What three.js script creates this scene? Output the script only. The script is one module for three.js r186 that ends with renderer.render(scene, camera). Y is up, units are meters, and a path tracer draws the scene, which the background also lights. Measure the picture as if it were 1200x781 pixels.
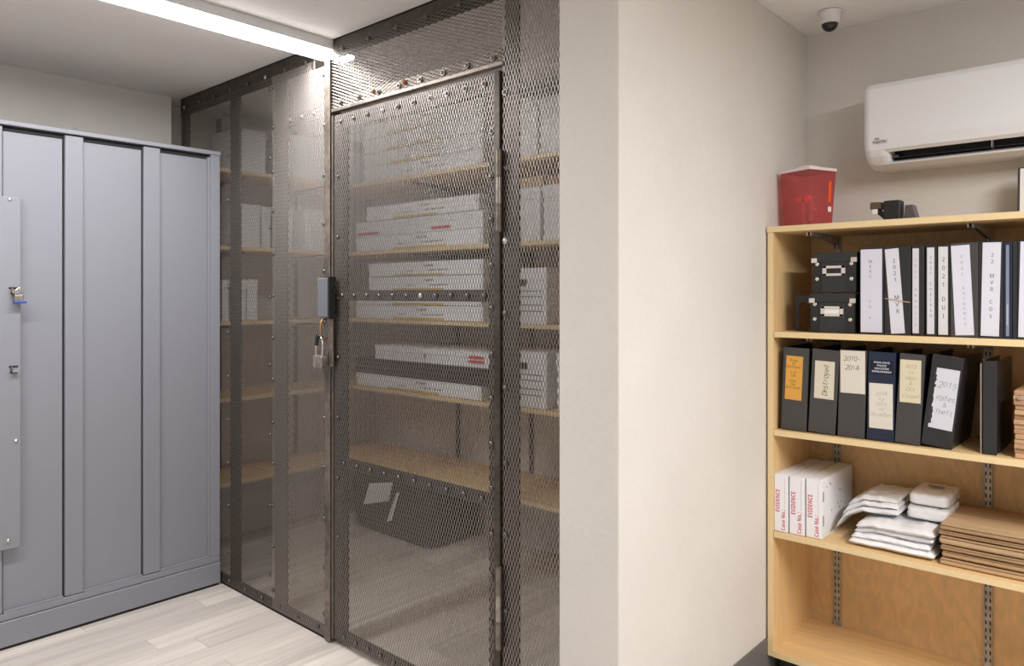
import * as THREE from 'three';
import { RoundedBoxGeometry } from 'three/addons/geometries/RoundedBoxGeometry.js';
import { mergeGeometries } from 'three/addons/utils/BufferGeometryUtils.js';
import { TextGeometry } from 'three/addons/geometries/TextGeometry.js';
import { FontLoader } from 'three/addons/loaders/FontLoader.js';
import { RectAreaLightUniformsLib } from 'three/addons/lights/RectAreaLightUniformsLib.js';

// ---------------------------------------------------------------- camera, light, exposure
// World: x runs from the room into the cage, y up, depth "n" = -z runs towards the grey cabinet.
const scene = new THREE.Scene();
const renderer = new THREE.WebGLRenderer({ antialias: true });
renderer.toneMapping = THREE.LinearToneMapping;
renderer.toneMappingExposure = 3.55;
renderer.shadowMap.enabled = true;
RectAreaLightUniformsLib.init();
scene.background = new THREE.Color(0x000000);

const camera = new THREE.PerspectiveCamera(2 * Math.atan(390.5 / 867) * 180 / Math.PI, 1200 / 781, 0.05, 30);
camera.position.set(0, 1.41, 0);
camera.rotation.y = -Math.atan2(0.7457, 0.6662);
camera.setViewOffset(1200, 781, 0, 45.5, 1200, 781);   // shifted lens: upright lines stay upright
scene.add(camera);

const CEIL = 2.44;
const LAMP_COLOR = new THREE.Color().setRGB(1.0, 0.99, 0.985);
const LAMPS = [   // ceiling strip lamps: x0, x1, n0, n1, radiance
  [-0.58, 1.86, 2.535, 2.66, 14],
  [0.45, 1.95, -0.9, -0.775, 40],
];
for (const [x0, x1, n0, n1, power] of LAMPS) {
  const l = new THREE.RectAreaLight(LAMP_COLOR, power, x1 - x0, n1 - n0);
  l.position.set((x0 + x1) / 2, 2.383, -(n0 + n1) / 2);
  l.rotation.x = -Math.PI / 2;
  scene.add(l);
}

// ---------------------------------------------------------------- helpers
let seed = 20240611;
function rnd() { seed = (seed * 1664525 + 1013904223) >>> 0; return seed / 4294967296; }
const rr = (a, b) => a + (b - a) * rnd();
const taken = new Map();
function numbered(name) {
  const k = taken.get(name) || 0; taken.set(name, k + 1);
  return k ? name + '_' + String(k).padStart(3, '0') : name;
}
function shade(m) { m.castShadow = true; m.receiveShadow = true; return m; }
function uvMetres(g, tile = 1, du = 0, dv = 0) {      // box-projected texture coordinates in metres
  const p = g.attributes.position, n = g.attributes.normal, uv = new Float32Array(p.count * 2);
  for (let i = 0; i < p.count; i++) {
    const ax = Math.abs(n.getX(i)), ay = Math.abs(n.getY(i)), az = Math.abs(n.getZ(i));
    let u, v;
    if (ax >= ay && ax >= az) { u = p.getZ(i); v = p.getY(i); }
    else if (ay >= az) { u = p.getX(i); v = p.getZ(i); }
    else { u = p.getX(i); v = p.getY(i); }
    uv[2 * i] = u / tile + du; uv[2 * i + 1] = v / tile + dv;
  }
  g.setAttribute('uv', new THREE.BufferAttribute(uv, 2));
  return g;
}
function flat(g) { const q = g.index ? g.toNonIndexed() : g; for (const k of Object.keys(q.attributes)) if (!['position', 'normal', 'uv'].includes(k)) q.deleteAttribute(k); return q; }
function merge(list) { return mergeGeometries(list.map(flat), false); }
// box by its extents; x0..x1, y0..y1, n0..n1 (n = -z)
function box(x0, x1, y0, y1, n0, n1, r = 0, tile = 1) {
  const w = x1 - x0, h = y1 - y0, d = n1 - n0;
  const g = r > 0 ? new RoundedBoxGeometry(w, h, d, 2, Math.min(r, w / 2.01, h / 2.01, d / 2.01)) : new THREE.BoxGeometry(w, h, d);
  g.translate((x0 + x1) / 2, (y0 + y1) / 2, -(n0 + n1) / 2);
  return uvMetres(g, tile, rnd(), rnd());
}
function thing(name, label, category, [x, y, n] = [0, 0, 0], group) {
  const o = new THREE.Group(); o.name = numbered(name); o.position.set(x, y, -n);
  o.userData = { label, category }; if (group) o.userData.group = group;
  scene.add(o); return o;
}
function structure(name, geo, mat, label, category) {
  const m = shade(new THREE.Mesh(geo, mat)); m.name = name; m.userData = { kind: 'structure', label, category };
  scene.add(m); return m;
}
function local(t, name, geo, mat) { const m = shade(new THREE.Mesh(geo, mat)); m.name = name; t.add(m); return m; }   // geometry in the thing's own coordinates
function part(t, name, geo, mat) {                                                                                     // geometry in world coordinates
  let p = t; const off = new THREE.Vector3(); while (p) { off.add(p.position); p = p.parent; }
  geo.translate(-off.x, -off.y, -off.z); return local(t, name, geo, mat);
}
function tube(points, r, seg = 24, rad = 8) { return new THREE.TubeGeometry(new THREE.CatmullRomCurve3(points.map((p) => new THREE.Vector3(p[0], p[1], -p[2]))), seg, r, rad, false); }

// noise
function hash(x, y, s) { let h = (x * 374761393 + y * 668265263 + s * 982451653) | 0; h = Math.imul(h ^ (h >>> 13), 1274126177); return ((h ^ (h >>> 16)) >>> 0) / 4294967296; }
function vnoise(x, y, px, py, s) {        // value noise that repeats every px, py
  const xi = Math.floor(x), yi = Math.floor(y), fx = x - xi, fy = y - yi, sx = fx * fx * (3 - 2 * fx), sy = fy * fy * (3 - 2 * fy);
  const m = (a, b) => ((a % b) + b) % b, a = hash(m(xi, px), m(yi, py), s), b = hash(m(xi + 1, px), m(yi, py), s), c = hash(m(xi, px), m(yi + 1, py), s), d = hash(m(xi + 1, px), m(yi + 1, py), s);
  return a + (b - a) * sx + (c - a) * sy + (a - b - c + d) * sx * sy;
}
function fbm(u, v, fx, fy, oct, s) { let t = 0, a = 0.5, n = 0; for (let o = 0; o < oct; o++) { t += a * vnoise(u * fx, v * fy, fx, fy, s + o); n += a; a *= 0.5; fx *= 2; fy *= 2; } return t / n; }
function tex(size, fn, srgb = true) {      // fn(u, v) -> [r, g, b] 0..255
  const d = new Uint8Array(size * size * 4);
  for (let j = 0; j < size; j++) for (let i = 0; i < size; i++) {
    const c = fn(i / size, j / size), k = 4 * (j * size + i);
    d[k] = Math.max(0, Math.min(255, c[0])); d[k + 1] = Math.max(0, Math.min(255, c[1])); d[k + 2] = Math.max(0, Math.min(255, c[2])); d[k + 3] = 255;
  }
  const t = new THREE.DataTexture(d, size, size, THREE.RGBAFormat);
  t.wrapS = t.wrapT = THREE.RepeatWrapping; t.magFilter = THREE.LinearFilter; t.minFilter = THREE.LinearMipmapLinearFilter; t.generateMipmaps = true;
  if (srgb) t.colorSpace = THREE.SRGBColorSpace; t.needsUpdate = true; return t;
}
function mat(color, roughness = 0.6, metalness = 0, extra = {}) { return new THREE.MeshStandardMaterial({ color, roughness, metalness, ...extra }); }
function canvasTex(w, h, draw) {
  const c = document.createElement('canvas'); c.width = w; c.height = h; draw(c.getContext('2d'), w, h);
  const t = new THREE.CanvasTexture(c); t.colorSpace = THREE.SRGBColorSpace; t.anisotropy = 4; return t;
}

// ---------------------------------------------------------------- materials
const peel = tex(512, (u, v) => { const k = 255 * (0.6 * fbm(u, v, 90, 90, 2, 3) + 0.4 * fbm(u, v, 12, 12, 3, 9)); return [k, k, k]; }, false);
const grainBump = tex(256, (u, v) => { const k = 255 * fbm(u, v, 64, 64, 2, 17); return [k, k, k]; }, false);
const wallTone = tex(512, (u, v) => { const k = 0.965 + 0.035 * fbm(u, v, 5, 5, 5, 41) + 0.02 * (fbm(u, v, 120, 120, 2, 44) - 0.5); return [255 * k, 255 * k, 255 * k]; });
const M = {};
M.wall = mat(new THREE.Color().setRGB(0.72, 0.688, 0.65), 0.75, 0, { map: wallTone, bumpMap: peel, bumpScale: 0.0006 });
M.ceiling = mat(new THREE.Color().setRGB(0.85, 0.83, 0.81), 0.9, 0, { map: wallTone, bumpMap: peel, bumpScale: 0.0008 });
M.base = mat(new THREE.Color().setRGB(0.15, 0.14, 0.135), 0.6, 0, { bumpMap: grainBump, bumpScale: 0.0002 });
// vinyl planks
function plankTex(s, tone) {
  return tex(512, (u, v) => {
    const streak = fbm(u, v, 3, 90, 3, s) * 0.55 + fbm(u, v, 2, 22, 3, s + 7) * 0.45, fine = fbm(u, v, 10, 200, 2, s + 3);
    const k = tone + 0.24 * (streak - 0.5) + 0.05 * (fine - 0.5);
    return [255 * k, 255 * k * 0.958, 255 * k * 0.918];
  });
}
M.planks = [[11, 0.82], [23, 0.78], [37, 0.85], [51, 0.80]].map(([s, t]) => mat(0xffffff, 0.42, 0, { map: plankTex(s, t), bumpMap: grainBump, bumpScale: 0.0002 }));
M.subfloor = mat(new THREE.Color().setRGB(0.17, 0.15, 0.13), 0.9);
// birch veneer: grain runs along v
const birch = tex(1024, (u, v) => {
  const w = 0.09 * fbm(u, v, 3, 2, 3, 61), g = fbm(u + w, v, 70, 3, 3, 64), f = fbm(u, v, 220, 12, 2, 68), c = fbm(u, v, 4, 2, 4, 71);
  const k = 0.93 + 0.09 * (g - 0.5) + 0.05 * (f - 0.5) + 0.12 * (c - 0.5);
  return [246 * k, 210 * k - 3 * (1 - c), 154 * k - 6 * (1 - c)];
});
const birchBack = tex(1024, (u, v) => {       // rotary-cut plywood face: contour figures
  const e = fbm(u, v, 5, 3, 4, 81) * 9 + fbm(u, v, 14, 6, 3, 86) * 1.6, ring = 0.5 + 0.5 * Math.sin(e * 6.283), c = fbm(u, v, 3, 3, 4, 90), f = fbm(u, v, 120, 30, 2, 92);
  const k = 0.9 + 0.045 * (ring - 0.5) + 0.10 * (c - 0.5) + 0.06 * (f - 0.5);
  return [244 * k, 207 * k - 3 * ring, 154 * k - 5 * ring];
});
M.birch = mat(0xffffff, 0.45, 0, { map: birch, bumpMap: grainBump, bumpScale: 0.0001 });
M.birchBack = mat(0xffffff, 0.5, 0, { map: birchBack });
M.birchEdge = mat(0xe9d0a0, 0.5, 0, { map: wallTone });
// steel
const steelTone = tex(512, (u, v) => { const k = 0.8 + 0.3 * (fbm(u, v, 9, 9, 5, 101) - 0.5) + 0.25 * (fbm(u, v, 60, 60, 2, 105) - 0.5); return [255 * k, 250 * k, 243 * k]; });
M.mesh = mat(new THREE.Color().setRGB(0.30, 0.272, 0.25), 0.38, 0.9);
M.frame = mat(new THREE.Color().setRGB(0.12, 0.105, 0.095), 0.5, 0.6, { map: steelTone });
M.frameBare = mat(new THREE.Color().setRGB(0.34, 0.30, 0.27), 0.45, 0.7, { map: steelTone });
M.bolt = mat(new THREE.Color().setRGB(0.16, 0.15, 0.145), 0.32, 0.85);
M.boltBright = mat(new THREE.Color().setRGB(0.6, 0.58, 0.55), 0.25, 0.95);
M.boltRust = mat(new THREE.Color().setRGB(0.3, 0.12, 0.04), 0.8, 0.1);
M.zinc = mat(new THREE.Color().setRGB(0.55, 0.53, 0.5), 0.38, 0.8, { map: steelTone });
M.zincDull = mat(new THREE.Color().setRGB(0.78, 0.74, 0.69), 0.5, 0.12, { map: steelTone });
M.chrome = mat(new THREE.Color().setRGB(0.78, 0.76, 0.72), 0.2, 1);
M.slot = mat(new THREE.Color().setRGB(0.02, 0.018, 0.016), 0.8);
M.black = mat(new THREE.Color().setRGB(0.012, 0.012, 0.013), 0.5);
M.blackVinyl = mat(new THREE.Color().setRGB(0.022, 0.022, 0.024), 0.38, 0, { bumpMap: grainBump, bumpScale: 0.0002 });
M.greyVinyl = mat(new THREE.Color().setRGB(0.055, 0.052, 0.052), 0.42, 0, { bumpMap: grainBump, bumpScale: 0.0002 });
M.navy = mat(new THREE.Color().setRGB(0.010, 0.018, 0.045), 0.38, 0, { bumpMap: grainBump, bumpScale: 0.0002 });
// powder-coated cabinet
M.cabinet = mat(new THREE.Color().setRGB(0.25, 0.256, 0.292), 0.42, 0.15, { bumpMap: grainBump, bumpScale: 0.0003 });
M.cabinetGap = mat(new THREE.Color().setRGB(0.018, 0.018, 0.02), 0.8);
M.latchGrey = mat(new THREE.Color().setRGB(0.17, 0.18, 0.2), 0.45, 0.3);
M.white = mat(new THREE.Color().setRGB(0.76, 0.77, 0.79), 0.35);
M.paper = mat(new THREE.Color().setRGB(0.82, 0.8, 0.77), 0.85);
M.carton = mat(new THREE.Color().setRGB(0.86, 0.86, 0.89), 0.75, 0, { map: wallTone });
M.tapeYellow = mat(new THREE.Color().setRGB(0.62, 0.44, 0.10), 0.5);
M.tapeRed = mat(new THREE.Color().setRGB(0.6, 0.03, 0.04), 0.5);
M.kraftTex = tex(512, (u, v) => { const k = 0.93 + 0.10 * (fbm(u, v, 60, 8, 3, 121) - 0.5) + 0.16 * (fbm(u, v, 4, 4, 4, 125) - 0.5); return [206 * k, 174 * k, 134 * k]; });
M.kraft = [0xffffff, 0xf2ece6, 0xe8e0da].map((c) => mat(c, 0.85, 0, { map: M.kraftTex }));
M.envelope = [0xf8eef0, 0xeee2e2, 0xe6d8d8].map((c) => mat(c, 0.85, 0, { map: M.kraftTex }));
M.plasticWhite = new THREE.MeshPhysicalMaterial({ color: new THREE.Color().setRGB(0.84, 0.84, 0.86), roughness: 0.4, clearcoat: 0.6, clearcoatRoughness: 0.25 });
M.diffuser = mat(0xffffff, 0.5, 0, { emissive: LAMP_COLOR, emissiveIntensity: 3.2 });

const font = await new FontLoader().loadAsync('fonts/droid/droid_sans_regular.typeface.json');

// ---------------------------------------------------------------- room shell
{
  const sub = structure('floor', box(-2.7, 3.25, -0.1, -0.004, -3.3, 4.25), M.subfloor, 'pale grey-beige wood-look vinyl plank floor', 'floor');
  const W = 0.13, L = 1.22; let row = 0;
  for (let n0 = 2.862 - 47 * W; n0 < 4.2; n0 += W, row++) {
    let x = -2.7 - L * ((row * 0.37) % 1), k = 0;
    const shift = row === 47 ? 1.395 - 4 * L : null; if (shift !== null) x = shift;
    for (; x < 3.24; x += L, k++) {
      const a = Math.max(x, -2.7), b = Math.min(x + L, 3.24); if (b - a < 0.03) continue;
      const g = new THREE.BoxGeometry(b - a - 0.0012, 0.005, W - 0.0012);
      g.translate((a + b) / 2, -0.0025, -(n0 + W / 2));
      uvMetres(g, 1.3, rnd(), rnd()); local(sub, 'plank', g, M.planks[(row * 7 + k * 3 + (row % 3)) % 4]);
    }
  }
}
structure('ceiling', box(-2.7, 3.25, CEIL, CEIL + 0.1, -3.3, 4.25), M.ceiling, 'smooth off-white painted ceiling', 'ceiling');
structure('wall_rear', box(-2.7, 1.70, 0, CEIL, 3.91, 4.02), M.wall, 'beige wall behind and above the grey cabinet', 'wall');
structure('wall_cage_end', box(1.70, 3.25, 0, CEIL, 4.10, 4.2), M.wall, 'beige end wall inside the mesh cage', 'wall');
structure('wall_cage_back', box(3.15, 3.25, 0, CEIL, 1.29, 4.10), M.wall, 'beige long wall behind the shelves inside the mesh cage', 'wall');
structure('wall_partition', box(1.643, 3.1, 0, CEIL, 1.09, 1.29, 0.004), M.wall, 'cream wall end and side between cage and bookcase', 'wall');
structure('wall_alcove', box(2.987, 3.1, 0, CEIL, -3.2, 1.09), M.wall, 'beige wall behind the bookcase and air conditioner', 'wall');
structure('wall_right', box(-2.7, 3.1, 0, CEIL, -3.3, -3.2), M.wall, 'beige wall on the right out of view', 'wall');
structure('wall_left', box(-2.7, -2.6, 0, CEIL, -3.2, 3.91), M.wall, 'beige wall behind the camera', 'wall');
structure('baseboard_partition', merge([box(1.637, 2.987, 0, 0.176, 1.084, 1.092, 0.002), box(1.637, 1.645, 0, 0.176, 1.084, 1.29, 0.002)]), M.base, 'dark grey vinyl cove base along the cream wall', 'baseboard');

// ---------------------------------------------------------------- ceiling strip lamps
LAMPS.forEach(([x0, x1, n0, n1], i) => {
  const t = thing('strip_lamp', i ? 'long white ceiling strip lamp over the bookcase side of the room' : 'bright white ceiling strip lamp running up to the mesh cage', 'lamp', [(x0 + x1) / 2, 2.384, (n0 + n1) / 2]);
  part(t, 'housing', box(x0, x1, 2.40, 2.44, n0, n1, 0.004), M.white);
  part(t, 'diffuser', box(x0 + 0.004, x1 - 0.004, 2.386, 2.402, n0 + 0.003, n1 - 0.003, 0.006), M.diffuser);
  part(t, 'end_cap', box(x0 - 0.004, x0 + 0.004, 2.386, 2.44, n0, n1, 0.002), M.white);
  part(t, 'end_cap', box(x1 - 0.004, x1 + 0.004, 2.386, 2.44, n0, n1, 0.002), M.white);
});

// ---------------------------------------------------------------- expanded-metal cage
const XM = 1.744;            // plane of the mesh
// expanded metal: zigzag strands, raised, joined at the bonds. long = long way of the diamond upright or level
function expanded(n0, n1, y0, y1, upright, tilt, w, hole) {
  const SW = 0.0129, LW = 0.033, th = 0.0008, e = 0.0030;
  const A = upright ? n1 - n0 : y1 - y0, B = upright ? y1 - y0 : n1 - n0;     // across the strands, along the strands
  const cols = Math.round(A / (SW / 2)), s = A / cols, half = Math.round(B / (LW / 2)), P = B / half;
  const ct = Math.cos(tilt), st = Math.sin(tilt), pos = [], idx = [];
  const put = (a, b, d) => upright ? pos.push(XM + d, y0 + b, -(n0 + a)) : pos.push(XM + d, y0 + a, -(n0 + b));
  for (let k = 0; k < cols; k++) {
    let prev = -1;
    for (let j = 0; j <= half; j++) {
      const left = (j + k) % 2 === 0, a = left ? k * s + 0.5 * w * ct : (k + 1) * s - 0.5 * w * ct, d = (left ? 0.5 : -0.5) * w * st;
      for (const b of (j === 0 ? [0, e] : j === half ? [B - e, B] : [j * P - e, j * P + e])) {
        const nn = n0 + (upright ? a : b), yy = y0 + (upright ? b : a);
        if (hole && nn > hole[0] && nn < hole[1] && yy > hole[2]) { prev = -1; continue; }
        const base = pos.length / 3;
        for (const [p, q] of [[-1, -1], [1, -1], [1, 1], [-1, 1]]) put(a + 0.5 * (p * w * ct - q * th * st), b, d + 0.5 * (p * w * st + q * th * ct));
        if (prev >= 0) for (let c = 0; c < 4; c++) { const c2 = (c + 1) % 4; idx.push(prev + c, prev + c2, base + c2, prev + c, base + c2, base + c); }
        prev = base;
      }
    }
  }
  const g = new THREE.BufferGeometry();
  g.setAttribute('position', new THREE.Float32BufferAttribute(pos, 3)); g.setIndex(idx); g.computeVertexNormals();
  g.setAttribute('uv', new THREE.Float32BufferAttribute(new Float32Array(pos.length / 3 * 2), 2));
  return g;
}
function meshPart(t, ...a) { const m = part(t, 'expanded_metal', expanded(...a), M.mesh); m.userData.kind = 'stuff'; return m; }
const boltGeo = (() => { const g = new THREE.SphereGeometry(0.0075, 10, 5, 0, Math.PI * 2, 0, Math.PI / 2); g.scale(1, 0.75, 1); g.rotateZ(Math.PI / 2);
  const c = new THREE.CylinderGeometry(0.0105, 0.0105, 0.002, 10); c.rotateZ(Math.PI / 2); return merge([g, c]); })();
function bolt(t, y, n, m = M.bolt) { const b = local(t, 'bolt', boltGeo, m); b.position.set(XM - 0.003 - t.position.x, y - t.position.y, -n - t.position.z); return b; }
function boltsUp(t, n, y0, y1, step, m) { for (let y = y0; y <= y1 + 1e-6; y += step) bolt(t, y + rr(-0.006, 0.006), n + rr(-0.002, 0.002), m || (rnd() < 0.06 ? M.boltBright : M.bolt)); }
function boltsAlong(t, y, n0, n1, count, m) { for (let i = 0; i < count; i++) bolt(t, y, n0 + (n1 - n0) * i / (count - 1), m || (rnd() < 0.06 ? M.boltBright : M.bolt)); }
const XB = XM + 0.003;        // back of the mesh, face of the frame
{
  const t = thing('mesh_cage', 'dark steel expanded-metal partition with bolted frame beside the grey cabinet', 'partition', [XM, 0, 2.6]);
  // angle-iron frame behind the mesh
  part(t, 'ceiling_angle', merge([box(XB, XB + 0.005, 2.345, 2.44, 2.666, 3.905), box(XB, XB + 0.05, 2.434, 2.44, 2.666, 3.905)]), M.frame);
  part(t, 'ceiling_angle', merge([box(XB, XB + 0.005, 2.36, 2.44, 1.295, 2.529), box(XB, XB + 0.05, 2.434, 2.44, 1.295, 2.529)]), M.frame);
  part(t, 'floor_angle', merge([box(XB, XB + 0.005, 0.0, 0.055, 2.58, 3.905), box(XB, XB + 0.05, 0.0, 0.006, 2.58, 3.905)]), M.frame);
  part(t, 'floor_angle', merge([box(XB, XB + 0.005, 0.0, 0.055, 1.295, 1.597), box(XB, XB + 0.05, 0.0, 0.006, 1.295, 1.597)]), M.frame);
  part(t, 'post', merge([box(XB + 0.0056, XB + 0.0106, 0.007, 2.433, 3.855, 3.905), box(XB + 0.011, XB + 0.05, 0.007, 2.433, 3.9, 3.905)]), M.frame);
  part(t, 'post', box(XB + 0.0056, XB + 0.016, 0.007, 2.433, 3.293, 3.385, 0.002), M.frame);
  part(t, 'post', box(XB + 0.0056, XB + 0.016, 0.007, 2.433, 2.884, 2.985, 0.002), M.frame);
  part(t, 'post', box(XB + 0.0056, XB + 0.016, 0.007, 2.433, 1.537, 1.598, 0.002), M.frame);
  part(t, 'post', box(XB + 0.0056, XB + 0.016, 0.007, 2.433, 1.295, 1.345, 0.002), M.frame);
  part(t, 'jamb', box(XM - 0.010, XB + 0.04, 0.006, 2.36, 2.535, 2.572, 0.003), M.frameBare);
  part(t, 'rail', box(XB, XB + 0.005, 2.138, 2.178, 2.572, 2.884), M.frame);
  part(t, 'transom_rail', merge([box(XM - 0.003, XB + 0.02, 2.144, 2.158, 1.597, 2.535, 0.002), box(XB, XB + 0.005, 2.158, 2.195, 1.597, 2.535)]), M.frameBare);
  // mesh panels
  meshPart(t, 2.990, 3.900, 0.012, 2.378, true, 0.2, 0.0029);
  meshPart(t, 2.574, 2.988, 0.012, 2.378, true, -0.3, 0.0024, [2.5, 2.682, 2.345]);
  meshPart(t, 1.600, 2.545, 2.155, 2.392, false, 0.45, 0.0026, [2.52, 2.7, 2.362]);
  meshPart(t, 1.295, 1.597, 0.012, 2.425, true, -0.1, 0.0023);
  boltsUp(t, 3.383, 0.18, 2.3, 0.21); boltsUp(t, 2.976, 0.1, 2.34, 0.186); boltsUp(t, 3.003, 0.16, 2.34, 0.31); boltsUp(t, 2.584, 0.1, 2.3, 0.2);
  boltsUp(t, 1.586, 0.17, 2.05, 0.235); boltsUp(t, 1.32, 0.2, 2.3, 0.25);
  boltsAlong(t, 2.385, 3.85, 2.72, 8); boltsAlong(t, 2.388, 2.46, 1.63, 6); boltsAlong(t, 0.036, 3.82, 2.63, 9);
  boltsAlong(t, 2.16, 2.84, 2.66, 3, M.zinc);
  boltsAlong(t, 2.174, 2.47, 1.64, 8);
  bolt(t, 2.18, 2.262, M.boltRust); bolt(t, 2.18, 2.08, M.boltRust);
}
{
  const t = thing('cage_door', 'expanded-metal cage door with rows of bolts and two barrel hinges', 'door', [XM, 0.02, 2.06]);
  const D0 = 1.606, D1 = 2.529;
  part(t, 'stile', box(XB, XB + 0.03, 0.024, 2.128, 2.462, D1 - 0.002, 0.002), M.frame);
  part(t, 'stile', merge([box(XM - 0.006, XB + 0.03, 0.024, 2.128, D0, 1.632, 0.003), box(XB, XB + 0.005, 0.024, 2.128, 1.632, 1.66)]), M.frame);
  part(t, 'rail', box(XB, XB + 0.005, 2.072, 2.128, 1.661, 2.461), M.frame);
  part(t, 'rail', box(XB, XB + 0.005, 1.385, 1.425, 1.661, 2.461), M.frame);
  part(t, 'rail', box(XB, XB + 0.005, 0.718, 0.762, 1.661, 2.461), M.frame);
  part(t, 'rail', box(XB, XB + 0.005, 0.024, 0.075, 1.661, 2.461), M.frame);
  part(t, 'latch_edge', box(XM - 0.005, XB + 0.02, 0.024, 2.128, D1 - 0.009, D1, 0.001), M.frameBare);
  meshPart(t, 1.634, 2.518, 0.024, 2.128, true, -0.1, 0.0021);
  boltsAlong(t, 2.098, 2.47, 1.68, 10); boltsAlong(t, 1.405, 2.46, 1.68, 11); boltsAlong(t, 0.74, 2.45, 1.69, 10); boltsAlong(t, 0.05, 2.45, 1.68, 11);
  boltsUp(t, 1.646, 0.2, 1.98, 0.145, M.bolt); boltsUp(t, 2.49, 0.2, 2.0, 0.24, M.bolt);
  for (const [a, b] of [[1.608, 1.872], [0.277, 0.54]]) {
    const h = local(t, 'hinge', new THREE.CylinderGeometry(0.009, 0.009, b - a, 12), M.frameBare); h.position.set(-0.014, (a + b) / 2 - t.position.y, -1.602 - t.position.z);
    for (let i = 0; i < 3; i++) { const k = local(h, 'knuckle', new THREE.CylinderGeometry(0.0105, 0.0105, (b - a) / 3 - 0.004, 12), i % 2 ? M.zinc : M.frameBare); k.position.y = (i - 1) * (b - a) / 3; }
  }
}
{
  const t = thing('lock_box', 'grey rectangular steel lock guard on the cage door jamb', 'lock', [1.718, 1.318, 2.53]);
  part(t, 'case', box(1.702, 1.730, 1.318, 1.474, 2.500, 2.574, 0.004), M.latchGrey);
  part(t, 'side_plate', box(1.698, 1.730, 1.312, 1.480, 2.487, 2.498, 0.002), M.black);
  part(t, 'hasp_plate', box(1.722, 1.728, 1.12, 1.316, 2.496, 2.53, 0.002), M.frameBare);
  part(t, 'staple', tube([[1.728, 1.31, 2.545], [1.708, 1.305, 2.548], [1.700, 1.27, 2.548], [1.708, 1.235, 2.548], [1.728, 1.23, 2.545]], 0.004), mat(new THREE.Color().setRGB(0.5, 0.3, 0.18), 0.35, 0.9));
}
{
  const t = thing('padlock', 'steel padlock with black-sleeved shackle hanging on the cage door', 'padlock', [1.695, 1.114, 2.55]);
  part(t, 'body', merge([box(1.684, 1.708, 1.114, 1.165, 2.521, 2.578, 0.004), box(1.686, 1.706, 1.12, 1.16, 2.518, 2.581, 0.003)]), M.zinc);
  part(t, 'shackle', tube([[1.696, 1.16, 2.571], [1.696, 1.215, 2.571], [1.696, 1.237, 2.562], [1.696, 1.243, 2.549], [1.696, 1.237, 2.537], [1.696, 1.215, 2.528], [1.696, 1.16, 2.528]], 0.005), M.chrome);
  part(t, 'shackle_sleeve', tube([[1.696, 1.205, 2.571], [1.696, 1.237, 2.563], [1.696, 1.244, 2.549], [1.696, 1.238, 2.538]], 0.0075), M.black);
}

// ---------------------------------------------------------------- inside the cage: wall shelves
const LEVELS = [0.415, 0.86, 1.265, 1.665, 2.075], ORD = ['lowest', 'second lowest', 'middle', 'second highest', 'top'];
for (const [n, where] of [[3.25, 'left'], [2.663, 'middle'], [2.08, 'right']]) {
  const t = thing('shelf_standard', `slotted steel shelf standard on the cage back wall, ${where} of three`, 'shelf standard', [3.14, 0.3, n], 'standards on the cage back wall');
  part(t, 'channel', box(3.135, 3.15, 0.3, 2.42, n - 0.012, n + 0.012, 0.002), M.frame);
}
for (const [x, where] of [[2.05, 'left'], [2.55, 'right']]) {
  const t = thing('shelf_standard', `slotted steel shelf standard on the cage end wall, ${where} of two`, 'shelf standard', [x, 0.3, 4.095], 'standards on the cage end wall');
  part(t, 'channel', box(x - 0.012, x + 0.012, 0.3, 2.42, 4.085, 4.10, 0.002), M.frame);
}
LEVELS.forEach((y, i) => {
  const s = thing('wall_shelf', `${ORD[i]} of five wooden shelves behind the cage door`, 'shelf', [2.92, y, 2.5], 'side shelves in the cage');
  part(s, 'board', box(2.705, 3.134, y - 0.02, y, 1.30, 3.715), M.birch);
  part(s, 'edge_band', box(2.70, 2.705, y - 0.02, y, 1.30, 3.715), M.birchEdge);
  for (const n of [3.25, 2.663, 2.08]) part(s, 'bracket', bracket(2.78, 3.135, y - 0.02, n, true), M.frame);
  const e = thing('wall_shelf', `${ORD[i]} of five wooden shelves on the cage end wall next to the grey cabinet`, 'shelf', [2.2, y, 3.9], 'end shelves in the cage');
  part(e, 'board', box(1.82, 3.134, y - 0.02, y, 3.725, 4.084), M.birch);
  part(e, 'edge_band', box(1.82, 2.70, y - 0.02, y, 3.72, 3.725), M.birchEdge);
  for (const x of [2.05, 2.55]) part(e, 'bracket', bracket(3.8, 4.085, y - 0.02, x, false), M.frame);
});
function bracket(a, b, ytop, c, alongX) {      // tapered steel bracket under a shelf
  const sh = new THREE.Shape(); sh.moveTo(0, 0); sh.lineTo(b - a, 0); sh.lineTo(b - a, -0.034); sh.lineTo(b - a - 0.03, -0.03); sh.lineTo(0, -0.006); sh.closePath();
  const g = new THREE.ExtrudeGeometry(sh, { depth: 0.004, bevelEnabled: false }); g.translate(0, 0, -0.002);
  if (alongX) g.translate(a, ytop, -c); else { g.rotateY(Math.PI / 2); g.translate(c, ytop, -a); }
  return uvMetres(g);
}

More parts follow.
